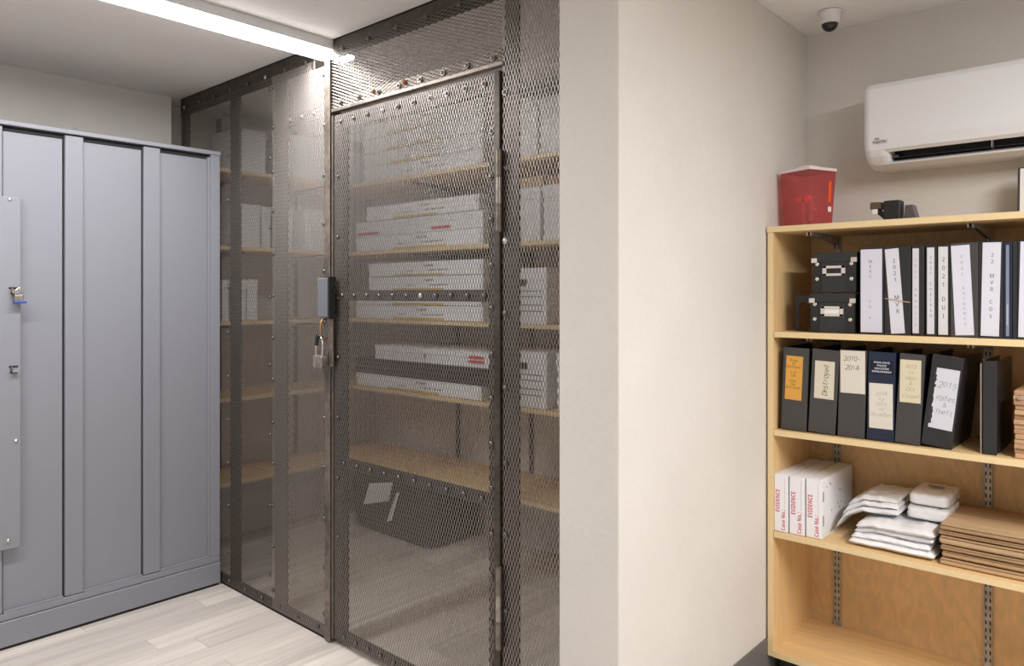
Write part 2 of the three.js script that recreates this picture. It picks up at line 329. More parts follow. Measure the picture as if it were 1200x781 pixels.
// flat white cartons (long rifle cartons and file boxes)
function strokes(c, x, y, w, h, n, col) {          // small print that is too far away to read
  c.fillStyle = col; let p = x; const r = () => rnd();
  for (let i = 0; i < n; i++) { const k = w / n; c.fillRect(p + k * 0.1, y + h * 0.15 * r(), k * (0.4 + 0.35 * r()), h * (0.5 + 0.4 * r())); p += k; }
}
const printTex = canvasTex(1024, 96, (c, w, h) => {
  c.fillStyle = '#eeeef2'; c.fillRect(0, 0, w, h);
  strokes(c, w * 0.52, h * 0.18, w * 0.09, h * 0.2, 8, '#55534f');
  strokes(c, w * 0.36, h * 0.58, w * 0.08, h * 0.13, 9, '#77746e'); strokes(c, w * 0.56, h * 0.54, w * 0.18, h * 0.16, 14, '#6b6862');
});
M.print = mat(0xffffff, 0.75, 0, { map: printTex });
const planeBox = (w, h, d = 0.0008) => new THREE.BoxGeometry(d, h, w);      // a flat sheet facing -x, its picture upright
function sheet(t, name, m, w, h, x, y, n, turn = 0) {                          // centre in world coordinates; faces -x
  const g = new THREE.PlaneGeometry(w, h); g.rotateY(-Math.PI / 2);
  const back = new THREE.PlaneGeometry(w, h); back.rotateY(Math.PI / 2); back.translate(0.0006, 0, 0);
  const s = local(t, name, merge([g, back]), m); s.position.set(x - t.position.x, y - t.position.y, -n - t.position.z); s.rotation.x = turn; return s;
}
function carton(name, label, cat, x0, x1, y, h, n0, n1, o = {}) {
  const t = thing(name, label, cat, [(x0 + x1) / 2, y, (n0 + n1) / 2], o.group);
  part(t, 'tray', box(x0 + 0.003, x1 - 0.003, y + 0.0005, y + h * 0.62, n0 + 0.003, n1 - 0.003, 0.003), o.m || M.carton);
  part(t, 'lid', box(x0, x1, y + h * 0.6, y + h - 0.0008, n0, n1, 0.004), o.m || M.carton);
  if (o.print) sheet(t, 'printed_panel', M.print, (n1 - n0) * 0.97, h * 0.9, x0 - 0.0012, y + h / 2, (n0 + n1) / 2);
  if (o.tape) part(t, 'tape', box(x0 - 0.0022, x0 - 0.0014, y + 0.002, y + 0.014, o.tape[0], o.tape[1]), M.tapeYellow);
  if (o.red) for (const [a, b, f] of o.red) part(t, 'red_tape', box(x0 - 0.0026, x0 - 0.0018, y + h * f - 0.007, y + h * f + 0.007, a, b), M.tapeRed);
  return t;
}
const NTH = ['bottom', 'second', 'third', 'fourth'];
for (let i = 0; i < 4; i++) carton('rifle_carton', `long flat white carton on the top cage shelf, ${i === 3 ? 'uppermost' : NTH[i]} of its stack of four`, 'box', 2.72 + 0.002 * (i % 2), 3.04, 2.0755 + i * 0.0862, 0.0855, 2.63 + 0.004 * (i % 2), 3.63, { print: true, tape: i > 0 ? [2.95, 3.4] : null, group: 'long cartons on the top cage shelf' });
for (let i = 0; i < 3; i++) carton('rifle_carton', `long flat white carton on the second highest cage shelf, ${i === 2 ? 'uppermost' : NTH[i]} of its stack of three`, 'box', 2.72, 3.04, 1.6655 + i * 0.0882, 0.0875, i === 2 ? 2.66 : 2.63, i === 2 ? 3.60 : 3.705, { print: i !== 1, tape: i === 2 ? [2.98, 3.35] : i === 0 ? [2.9, 3.35] : null, red: i === 1 ? [[2.87, 3.02, 0.22], [3.48, 3.68, 0.2]] : null, group: 'long cartons on the second highest cage shelf' });
for (let i = 0; i < 4; i++) carton('rifle_carton', `long flat white carton on the middle cage shelf, ${i === 3 ? 'uppermost' : NTH[i]} of its stack of four`, 'box', 2.72, 3.04, 1.2655 + i * 0.0818, 0.0812, 2.63 + (i === 1 ? 0.01 : 0), i > 1 ? 3.58 : 3.705, { print: true, tape: [2.92, 3.35], group: 'long cartons on the middle cage shelf' });
carton('rifle_carton', 'long flat white carton under the black case on the cage shelf', 'box', 2.72, 3.04, 0.8605, 0.078, 2.64, 3.70, { print: true, tape: [2.96, 3.4], group: 'cartons around the black case' });
{
  const t = thing('rifle_case', 'long flat black case between two white cartons behind the cage door', 'case', [2.88, 0.9395, 3.1]);
  part(t, 'lower_shell', box(2.712, 3.05, 0.939, 0.984, 2.585, 3.705, 0.012), M.black);
  part(t, 'upper_shell', box(2.712, 3.05, 0.985, 1.029, 2.585, 3.705, 0.012), M.black);
  for (const n of [2.9, 3.4]) part(t, 'clasp', box(2.706, 2.713, 0.966, 1.0, n - 0.02, n + 0.02, 0.002), M.greyVinyl);
}
carton('rifle_carton', 'long flat white carton with red tape on top of the black case', 'box', 2.72, 3.04, 1.0295, 0.082, 2.585, 3.52, { red: [[2.62, 2.73, 0.66], [2.62, 2.73, 0.38], [3.07, 3.085, 0.5]], group: 'cartons around the black case' });

// archive boxes on the right-hand end of the cage shelves
function archive(label, x0, x1, y, h, n0, n1, o = {}) {
  const t = thing('archive_box', label, 'box', [(x0 + x1) / 2, y, (n0 + n1) / 2], o.group);
  part(t, 'body', box(x0 + 0.004, x1 - 0.004, y + 0.0005, y + h - 0.06, n0 + 0.004, n1 - 0.004, 0.003), o.m || M.carton);
  part(t, 'lid', box(x0, x1, y + h - 0.062, y + h, n0, n1, 0.004), o.m || M.carton);
  if (o.slot) part(t, 'hand_hole', box(x0 - 0.0015, x0 - 0.0005, y + h * 0.68, y + h * 0.8, o.slot[0], o.slot[1]), M.black);
  if (o.lines) part(t, 'print_line', merge([0.22, 0.33, 0.48, 0.58].map((f) => box(x0 + 0.0025, x0 + 0.0035, y + h * f, y + h * f + 0.004, n0 + 0.03, n1 - 0.03))), M.greyVinyl);
  return t;
}
archive('white archive box with black hand hole on the second lowest cage shelf', 2.72, 3.08, 0.8605, 0.272, 2.21, 2.52, { slot: [2.33, 2.42], lines: true });
archive('white archive box with black hand hole on the middle cage shelf', 2.72, 3.08, 1.2655, 0.272, 2.21, 2.52, { slot: [2.34, 2.42], lines: true });
archive('white archive box nearest the wall on the second lowest cage shelf', 2.74, 3.08, 0.8605, 0.272, 1.86, 2.17);
archive('plain white archive box under a brown carton on the cage shelf', 2.72, 3.08, 1.6655, 0.262, 2.25, 2.55);
archive('second plain white archive box on the second highest cage shelf', 2.72, 3.08, 1.6655, 0.262, 1.92, 2.235);
archive('tall white archive box at right on the top cage shelf', 2.72, 3.08, 2.0755, 0.285, 2.27, 2.56);
archive('second white archive box on the top cage shelf, nearest the wall', 2.72, 3.08, 2.0755, 0.275, 1.96, 2.255);
carton('small_carton', 'flat brown carton lying on a white box behind the mesh', 'box', 2.73, 3.0, 1.928, 0.05, 2.24, 2.5, { m: M.kraft[0] });
carton('small_carton', 'dark flat carton lying beside the brown one behind the mesh', 'box', 2.73, 3.0, 1.928, 0.04, 2.0, 2.22, { m: M.envelope[2] });

// boxes on the end shelves
function fileBox(label, x0, x1, y, h, d = 0.28, m = M.carton) {
  const t = thing('file_box', label, 'box', [(x0 + x1) / 2, y, 3.76 + d / 2], 'white boxes on the cage end shelves');
  part(t, 'body', box(x0 + 0.002, x1 - 0.002, y + 0.0005, y + h * 0.78, 3.76, 3.76 + d, 0.003), m);
  part(t, 'lid', box(x0, x1, y + h * 0.77, y + h, 3.757, 3.763 + d, 0.003), m);
}
fileBox('white box at left on the top cage end shelf', 1.985, 2.155, 2.0755, 0.235);
fileBox('wide white box on the top cage end shelf beside the door', 2.30, 2.56, 2.0755, 0.25);
fileBox('white box in the corner of the top cage shelf left of the long cartons', 2.68, 2.82, 2.0755, 0.21);
fileBox('white box at left on the second highest cage end shelf', 1.985, 2.122, 1.6655, 0.235);
fileBox('narrow white box second from left on the second highest cage end shelf', 2.13, 2.186, 1.6655, 0.23);
fileBox('narrow white box third from left on the second highest cage end shelf', 2.27, 2.325, 1.6655, 0.245);
fileBox('wide white box at right on the second highest cage end shelf', 2.40, 2.566, 1.6655, 0.24);
fileBox('thin white box at far left on the middle cage end shelf', 1.90, 1.94, 1.2655, 0.22);
fileBox('narrow white box left of a pair on the middle cage end shelf', 1.987, 2.040, 1.2655, 0.225);
fileBox('narrow white box right of a pair on the middle cage end shelf', 2.042, 2.106, 1.2655, 0.225);

// dark bag under the lowest shelf, with two tags
function pillow(w, h, d, amp, s, nx = 28, ny = 12, nz = 28, k = 5) {     // soft packed shape standing on y = 0
  const g = new THREE.BoxGeometry(2, 2, 2, nx, ny, nz), p = g.attributes.position;
  for (let i = 0; i < p.count; i++) {
    let x = p.getX(i), y = p.getY(i), z = p.getZ(i);
    const m = Math.max(Math.abs(x), Math.abs(y), Math.abs(z)), q = Math.pow(Math.abs(x) ** k + Math.abs(y) ** k + Math.abs(z) ** k, 1 / k);
    x *= m / q; y *= m / q; z *= m / q;
    const f = (fbm(x * 0.4 + 3, z * 0.4 + y * 0.23 + 3, 16, 16, 3, s) - 0.5) * amp;
    const low = y < -0.8 ? 0.15 : 1;
    p.setXYZ(i, x * w / 2 + f * x * low, (y + 1) * h / 2 + f * low * (y > 0 ? 1 : 0.3), z * d / 2 + f * z * low);
  }
  g.computeVertexNormals(); let lo = 1; for (let i = 0; i < p.count; i++) lo = Math.min(lo, p.getY(i)); g.translate(0, -lo, 0);
  return g;
}
{
  const t = thing('storage_bag', 'large dark bag under the lowest cage shelf with two white tags', 'bag', [2.915, 0, 3.385]);
  local(t, 'bag_body', pillow(0.40, 0.37, 0.74, 0.03, 5, 24, 14, 36, 9), mat(new THREE.Color().setRGB(0.028, 0.027, 0.026), 0.7, 0, { bumpMap: grainBump, bumpScale: 0.001 }));
  local(t, 'handle', tube([[-0.195, 0.3, -0.22], [-0.215, 0.345, -0.15], [-0.215, 0.345, -0.05], [-0.195, 0.3, 0.0]], 0.008), M.black);
  for (const q of [[[3.537, 0.293], [3.324, 0.334], [3.362, 0.22], [3.603, 0.155]], [[3.293, 0.281], [3.263, 0.287], [3.339, 0.112], [3.377, 0.099]]]) {
    const sh = new THREE.Shape(q.map(([n, y]) => new THREE.Vector2(-n, y))), g = new THREE.ExtrudeGeometry(sh, { depth: 0.0015, bevelEnabled: false }); g.rotateY(-Math.PI / 2); g.translate(2.700, 0, 0); part(t, 'tag', uvMetres(g), M.paper);
  }
}

// ---------------------------------------------------------------- grey steel cabinet
{
  const t = thing('steel_cabinet', 'tall grey steel cabinet with folding panel doors and locking bar', 'cabinet', [0.833, 0, 3.68]);
  const F = 3.45, C = 0.833, R = 1.735, Lf = 2 * C - R;
  part(t, 'carcass', box(Lf, R, 0.118, 2.085, F + 0.03, 3.905), M.cabinet);
  part(t, 'door_gap', box(Lf + 0.04, R - 0.04, 0.13, 2.083, F + 0.024, F + 0.0301), M.cabinetGap);
  part(t, 'top', box(Lf - 0.003, R + 0.003, 2.082, 2.102, F - 0.004, 3.905, 0.003), M.cabinet);
  part(t, 'plinth', box(Lf, R, 0.012, 0.112, F - 0.006, 3.905, 0.004), M.cabinet);
  part(t, 'bottom_rail', box(Lf, R, 0.114, 0.142, F, F + 0.03, 0.003), M.cabinet);
  part(t, 'toe', box(Lf + 0.01, R - 0.01, 0, 0.012, F + 0.006, 3.9), M.cabinetGap);
  for (const side of [1, -1]) {
    const X = (a, b) => side > 0 ? [a, b] : [2 * C - b, 2 * C - a];
    part(t, 'frame_stile', box(...X(1.690, R), 0.142, 2.082, F, F + 0.03, 0.003), M.cabinet);
    part(t, 'frame_lip', box(...X(1.676, 1.690), 0.142, 2.07, F + 0.006, F + 0.03, 0.002), M.cabinet);
    for (const [s0, s1, p1] of [[1.061, 1.131, 1.372], [1.378, 1.451, 1.676]]) {
      const leaf = part(t, 'door_leaf', box(...X(s0, s1), 0.145, 2.076, F + 0.001, F + 0.022, 0.003), M.cabinet);
      part(leaf, 'leaf_panel', box(...X(s1 - 0.004, p1), 0.150, 2.059, F + 0.014, F + 0.0225, 0.002), M.cabinet);
      part(leaf, 'leaf_ledge', box(...X(s1, p1), 0.143, 0.1505, F + 0.001, F + 0.022, 0.001), M.cabinet);
    }
    part(t, 'door_ledge', box(...X(C + 0.010, 1.055), 0.143, 0.1505, F + 0.001, F + 0.022, 0.001), M.cabinet);
    part(t, 'door_leaf', box(...X(C + 0.010, 1.055), 0.150, 2.059, F + 0.014, F + 0.0225, 0.002), M.cabinet);
  }
  part(t, 'centre_stile', box(C - 0.0065, C + 0.0065, 0.145, 2.076, F + 0.004, F + 0.022, 0.002), M.cabinet);
  const bar = part(t, 'locking_bar', box(0.80, 0.897, 0.40, 1.797, F - 0.016, F + 0.013, 0.002), M.cabinet);
  for (const [x, y] of [[0.859, 1.786], [0.88, 0.827], [0.854, 0.435]]) {
    const s = new THREE.SphereGeometry(0.007, 10, 6, 0, 6.2832, 0, 1.5708); s.rotateX(Math.PI / 2); s.translate(x, y, -(F - 0.016)); part(bar, 'screw', uvMetres(s), M.chrome);
  }
  for (const y of [1.43, 1.118]) {
    part(bar, 'slot', box(0.856, 0.888, y, y + 0.008, F - 0.0168, F - 0.012), M.slot);
    part(bar, 'staple', merge([box(0.862, 0.886, y - 0.018, y - 0.012, F - 0.034, F - 0.014, 0.001), box(0.862, 0.866, y - 0.018, y + 0.004, F - 0.034, F - 0.014, 0.001)]), M.zinc);
  }
  part(bar, 'slot', box(0.86, 0.884, 1.096, 1.103, F - 0.0168, F - 0.012), M.slot);
}
{
  const t = thing('padlock', 'small padlock with blue base hanging on the grey cabinet locking bar', 'padlock', [0.885, 1.374, 3.408]);
  part(t, 'body', box(0.868, 0.900, 1.381, 1.408, 3.402, 3.420, 0.003), M.zinc);
  part(t, 'bumper', box(0.866, 0.910, 1.374, 1.383, 3.400, 3.422, 0.003), mat(new THREE.Color().setRGB(0.03, 0.07, 0.35), 0.4));
  part(t, 'shackle', tube([[0.874, 1.405, 3.411], [0.874, 1.422, 3.411], [0.884, 1.434, 3.411], [0.895, 1.422, 3.411], [0.895, 1.405, 3.411]], 0.0035), M.chrome);
}

// ---------------------------------------------------------------- bookcase
const SHELF = { top: 1.651, a: 1.277, b: 0.927, c: 0.565, d: 0.137 }, BX = 2.585, NL = 1.082, NR = -0.14, TH = 0.02;
{
  const t = thing('bookcase', 'light birch bookcase with adjustable shelves against the beige wall', 'bookcase', [2.78, 0, 0.47]);
  part(t, 'side_panel', box(BX + 0.002, 2.97, 0.118, SHELF.top - TH, NL - TH, NL), M.birch);
  part(t, 'side_panel', box(BX + 0.002, 2.97, 0.118, SHELF.top - TH, NR, NR + TH), M.birch);
  part(t, 'edge_band', box(BX, BX + 0.002, 0.118, SHELF.top - TH, NL - TH, NL), M.birchEdge);
  part(t, 'back_panel', box(2.957, 2.97, 0.118, SHELF.top - TH, NR + TH, NL - TH), M.birchBack);
  part(t, 'kick', box(BX + 0.06, 2.96, 0, 0.117, NR + 0.02, NL - 0.02), M.black);
  const board = (name, y, a, b, x0 = BX) => { const s = part(t, name, box(x0 + 0.002, 2.956, y - TH, y, a, b), M.birch); part(s, 'edge_band', box(x0, x0 + 0.002, y - TH, y, a, b), M.birchEdge); };
  board('top', SHELF.top, NR - 0.002, NL + 0.002, BX - 0.003);
  for (const y of [SHELF.a, SHELF.b, SHELF.c]) board('shelf', y, NR + TH + 0.002, NL - TH - 0.002);
  board('bottom_shelf', SHELF.d, NR + TH, NL - TH);
  for (const n of [0.962, 0.468, -0.02]) {
    const s = part(t, 'shelf_standard', merge([box(2.950, 2.9565, 0.138, 1.62, n - 0.0135, n + 0.0135), box(2.946, 2.951, 0.138, 1.62, n - 0.0135, n - 0.0115), box(2.946, 2.951, 0.138, 1.62, n + 0.0115, n + 0.0135)]), M.zincDull);
    const sl = []; for (let y = 0.16; y < 1.6; y += 0.0254) for (const dn of [-0.0062, 0.0062]) sl.push(box(2.9494, 2.9502, y, y + 0.013, n + dn - 0.0019, n + dn + 0.0019));
    part(s, 'slots', merge(sl), M.slot).userData.kind = 'stuff';
    for (const y of [SHELF.top, SHELF.a, SHELF.b, SHELF.c]) {
      const b = part(t, 'bracket', merge([-0.006, 0.006].map((o) => bracket(2.66, 2.948, y - TH, n + o, true))), M.zincDull);
      part(b, 'bracket_tip', merge([box(2.655, 2.69, y - TH - 0.014, y - TH - 0.001, n - 0.009, n - 0.004, 0.001), box(2.655, 2.69, y - TH - 0.014, y - TH - 0.001, n + 0.004, n + 0.009, 0.001)]), M.zincDull);
    }
  }
}

// labels -------------------------------------------------------------
function labelMat(w, h, bg, draw) { return mat(0xe8eaf2, 0.8, 0, { map: canvasTex(w, h, (c) => { c.fillStyle = bg; c.fillRect(0, 0, w, h); draw(c, w, h); }) }); }
function letters(c, text, x, y0, y1, size, col, drift = 0) {       // one letter under another
  c.fillStyle = col; c.font = size + 'px sans-serif'; c.textAlign = 'center'; c.textBaseline = 'middle';
  const n = text.length; for (let i = 0; i < n; i++) c.fillText(text[i], x + drift * i, y0 + (y1 - y0) * i / Math.max(1, n - 1));
}
function hand(c, text, x, y, size, col, rot = 0) {       // uneven handwriting, letter by letter
  c.save(); c.translate(x, y); c.rotate(rot); c.fillStyle = col; c.textAlign = 'center'; c.textBaseline = 'middle';
  const step = size * 0.5; text.split('').forEach((ch, i) => { c.save(); c.translate((i - (text.length - 1) / 2) * step, rr(-0.07, 0.07) * size); c.rotate(rr(-0.22, 0.12)); c.font = 'italic ' + Math.round(size * rr(0.85, 1.1)) + 'px sans-serif'; c.fillText(ch, 0, 0); c.restore(); });
  c.restore();
}
// a ring binder: spine faces -x; its right-hand foot (towards -n) is the pivot
function binder(label, nRight, w, y, h, o = {}) {
  const t = thing('ring_binder', label, 'binder', [o.x || 2.61, y, nRight], o.group); t.rotation.x = o.lean || 0;
  const m = o.m || M.blackVinyl, d = o.depth || 0.275;
  local(t, 'spine', uvMetres(new RoundedBoxGeometry(0.005, h, w, 2, 0.002)).translate(0.0025, h / 2, -w / 2), o.spine || m);
  for (const z of [-0.0017, -w + 0.0017]) local(t, 'cover', uvMetres(new RoundedBoxGeometry(d, h, 0.0032, 2, 0.0015)).translate(d / 2 + 0.002, h / 2, z), m);
  if (w > 0.012) local(t, 'pages', uvMetres(new THREE.BoxGeometry(d * 0.78, h - 0.03, w - 0.010)).translate(d * 0.45 + 0.008, (h - 0.03) / 2 + 0.008, -w / 2), M.paper);
  for (const L of o.labels || []) {
    const g = new THREE.PlaneGeometry(L.w, L.h); g.rotateY(-Math.PI / 2); const s = local(t, L.name || 'spine_label', g, L.m);
    s.position.set(-0.0008, L.y, -L.z); s.rotation.x = L.turn || 0;
  }
  return t;
}
// upper row: (x, n) measured on the plane of the spines
const hA = 0.287, yA = SHELF.a + 0.0008;
const inkS = '#3c3a44';
binder('black binder with broad white spine label beside the stacked black boxes', 0.704, 0.074, yA, hA, { labels: [{ w: 0.066, h: 0.274, y: 0.1435, z: 0.038, m: labelMat(96, 400, '#e9e7ee', (c) => { letters(c, 'MERC', 44, 58, 130, 20, '#7d7b86'); letters(c, 'LO K', 42, 250, 330, 17, '#8b8994'); }) }] });
{
  const t = binder('wide black binder with a slanting 2021 MVR label and rubber band', 0.624, 0.078, yA, hA, { labels: [{ w: 0.041, h: 0.275, y: 0.1425, z: 0.047, turn: -0.07, m: labelMat(80, 520, '#ebe9ec', (c) => { letters(c, '2021', 48, 75, 190, 32, inkS); letters(c, 'MVR', 48, 300, 385, 34, inkS); }) }] });
  local(t, 'rubber_band', tube([[-0.002, 0.118, 0.0765], [-0.0035, 0.115, 0.05], [-0.0035, 0.109, 0.02], [-0.002, 0.106, 0.0015]], 0.0013), mat(0xcfae94, 0.6));
}
binder('slim black binder with a narrow label in faint reddish letters', 0.586, 0.034, yA, hA, { labels: [{ w: 0.0185, h: 0.27, y: 0.143, z: 0.024, m: labelMat(40, 520, '#e6e2e4', (c) => letters(c, '2021 ARRESTS', 20, 70, 470, 22, '#b59a9c')) }] });
binder('slim black binder with a narrow 2021 label beside the DUI one', 0.551, 0.031, yA, hA, { labels: [{ w: 0.0205, h: 0.272, y: 0.143, z: 0.0165, m: labelMat(44, 520, '#e8e6e6', (c) => letters(c, '2021 CHECKED', 23, 60, 410, 25, '#85838a')) }] });
binder('slim black binder labelled 2021 DUI down its spine', 0.516, 0.033, yA, hA, { labels: [{ w: 0.026, h: 0.274, y: 0.143, z: 0.017, m: labelMat(56, 520, '#eae8e4', (c) => { letters(c, '2021', 30, 75, 225, 34, inkS); letters(c, 'DUI', 30, 310, 410, 34, inkS); }) }] });
binder('wide binder with a slanting white label in faint small letters', 0.440, 0.074, yA, hA + 0.003, { m: M.greyVinyl, labels: [{ w: 0.050, h: 0.276, y: 0.1445, z: 0.041, turn: -0.045, m: labelMat(96, 520, '#ecebf0', (c) => { letters(c, '2021', 52, 65, 170, 24, '#a2a1aa'); letters(c, 'EVIDENCE', 54, 250, 455, 22, '#a2a1aa'); }) }] });
binder('wide black binder labelled 22 MVR CDS down its spine', 0.376, 0.063, yA, hA + 0.005, { labels: [{ w: 0.047, h: 0.281, y: 0.147, z: 0.031, turn: 0.02, m: labelMat(96, 520, '#ebeaee', (c) => { letters(c, '22', 52, 70, 105, 28, '#55535c'); letters(c, 'MVR', 52, 185, 260, 30, '#55535c'); letters(c, 'CDS', 50, 330, 410, 28, '#55535c'); }) }] });
binder('thin dark binder with a worn grey strip on its spine', 0.354, 0.021, yA, hA, { m: M.navy, labels: [{ w: 0.008, h: 0.27, y: 0.143, z: 0.011, m: labelMat(20, 400, '#8d93a0', (c) => { c.fillStyle = '#b9bec8'; c.fillRect(4, 260, 9, 90); }) }] });
binder('thin plain black binder near the frame edge, left of the 2022 MVR one', 0.342, 0.011, yA, hA + 0.002, {});
binder('black binder labelled 2022 MVR at the right edge of the photo', 0.268, 0.073, yA, hA + 0.004, { labels: [{ w: 0.052, h: 0.28, y: 0.146, z: 0.042, turn: 0.02, m: labelMat(96, 520, '#ecebf0', (c) => { letters(c, '2022', 36, 55, 170, 28, '#55535c'); letters(c, 'MVR', 34, 240, 325, 30, '#55535c'); }) }] });

// lower row
const yB = SHELF.b + 0.0008, hB = 0.292;
binder('black binder with an orange handwritten label, first on its shelf', 0.955, 0.090, yB, hB, { lean: 0.035, m: M.blackVinyl, spine: M.greyVinyl, labels: [{ w: 0.059, h: 0.155, y: 0.185, z: 0.049, turn: 0.01, m: labelMat(180, 460, '#f0b24e', (c) => { [['Drugs', 46], ['to', 80], ['Destroyed', 114], ['2 of', 174], ['the', 206], ['other', 262], ['two', 296], ['Destroyed', 330]].forEach(([s, y]) => hand(c, s, 80, y, 33, '#6a4a1c')); }) }] });
binder('dark grey binder with a cream label written sideways', 0.858, 0.091, yB, hB - 0.002, { lean: 0.055, spine: M.greyVinyl, labels: [{ w: 0.066, h: 0.13, y: 0.185, z: 0.045, turn: -0.02, m: labelMat(200, 400, '#ece2c8', (c) => { hand(c, 'Destroyed', 110, 205, 72, '#63604f', -1.52); }) }] });
binder('dark grey binder with a large cream label covering its upper spine', 0.764, 0.086, yB, hB + 0.002, { lean: 0.03, spine: M.greyVinyl, labels: [{ w: 0.079, h: 0.143, y: 0.22, z: 0.043, turn: -0.03, m: labelMat(240, 440, '#efe6d2', (c) => { hand(c, '2010-', 110, 80, 66, '#7c776c'); hand(c, '2014', 110, 175, 66, '#7c776c'); }) }] });
binder('navy blue binder printed Penn State Police Executive Development with cream label', 0.674, 0.083, yB, hB, { lean: 0.02, m: M.navy, labels: [
  { w: 0.072, h: 0.148, y: 0.115, z: 0.041, turn: -0.02, m: labelMat(220, 440, '#efe6d2', (c) => { [['2014', 100], ['to', 150], ['2015', 200], ['to', 250], ['December', 305]].forEach(([s, y]) => hand(c, s, 110, y, 52, '#c3b9a6')); }) },
  { name: 'spine_print', w: 0.07, h: 0.045, y: 0.242, z: 0.041, m: labelMat(280, 180, '#0b1224', (c) => { c.fillStyle = '#e8ebf2'; c.font = 'bold 34px sans-serif'; c.textAlign = 'center'; ['PENN STATE', 'POLICE', 'EXECUTIVE', 'DEVELOPMENT'].forEach((s, i) => c.fillText(s, 140, 40 + 40 * i, 270)); }) }] });
binder('worn black binder with a cream label, left of the leaning one', 0.5985, 0.0735, yB, hB - 0.002, { lean: 0.055, spine: M.greyVinyl, labels: [{ w: 0.061, h: 0.137, y: 0.202, z: 0.038, turn: -0.04, m: labelMat(200, 450, '#eadfbb', (c) => { [['2012', 70], ['to', 130], ['Sept', 190], ['&', 250], ['Oct', 310], ['Closed', 380]].forEach(([s, y]) => hand(c, s, 100, y, 54, '#b9ad8c')); }) }] });
binder('black binder leaning right with a torn white label', 0.510, 0.086, yB, hB - 0.004, { lean: 0.118, labels: [{ w: 0.067, h: 0.19, y: 0.152, z: 0.039, turn: 0.0, m: labelMat(220, 600, '#e4e4e6', (c) => { [['2015', 160, 84], ['dates', 290, 70], ['&', 360, 54], ['Theft', 430, 66]].forEach(([s, y, z]) => hand(c, s, 120, y, z, '#a3a4a8')); c.fillStyle = '#3a393b'; c.beginPath(); c.moveTo(0, 0); for (let y = 0; y <= 560; y += 20) c.lineTo(6 + 22 * hash(3, y, 8), y); c.lineTo(0, 560); c.fill(); }) }] });
binder('slim upright black binder standing alone beside the brown envelopes', 0.392, 0.036, yB, hB - 0.01, { m: M.blackVinyl });
{
  const t = thing('manila_folder', 'cream paper folder standing against the slim upright black binder', 'folder', [2.62, yB, 0.434]);
  local(t, 'sheets', uvMetres(new THREE.BoxGeometry(0.26, 0.272, 0.004)).translate(0.13, 0.136, 0), mat(new THREE.Color().setRGB(0.55, 0.46, 0.38), 0.85));
  local(t, 'tab', uvMetres(new THREE.BoxGeometry(0.07, 0.010, 0.003)).translate(0.08, 0.277, 0), M.paper);
}
for (let i = 0; i < 14; i++) {
  const y = yB + i * 0.0142, t = thing('kraft_envelope', `brown envelope, ${['bottom one', 'second', 'third', 'fourth', 'fifth', 'sixth', 'seventh', 'eighth', 'ninth', 'tenth', 'eleventh', 'twelfth', 'thirteenth', 'topmost'][i]} ${i && i < 13 ? 'from the bottom ' : ''}of the pile beside the slim binder`, 'envelope', [2.73, y, 0.25], 'brown envelopes piled on the binder shelf');
  const j = rr(-0.006, 0.006), g = new RoundedBoxGeometry(0.24, 0.0136, 0.2, 2, 0.0022); g.translate(j, 0.007, rr(-0.004, 0.004));
  local(t, 'pocket', uvMetres(g, 1, rnd(), rnd()), M.envelope[i % 3]);
  const f = new THREE.BoxGeometry(0.12, 0.0012, 0.19); f.translate(-0.05 + j, 0.0138, 0); local(t, 'flap', uvMetres(f, 1, rnd(), rnd()), M.envelope[(i + 1) % 3]);
  if (i === 12) { const c = new THREE.BoxGeometry(0.002, 0.012, 0.008); c.translate(-0.127, 0.008, -0.085); local(t, 'metal_clasp', uvMetres(c), M.chrome); }
}

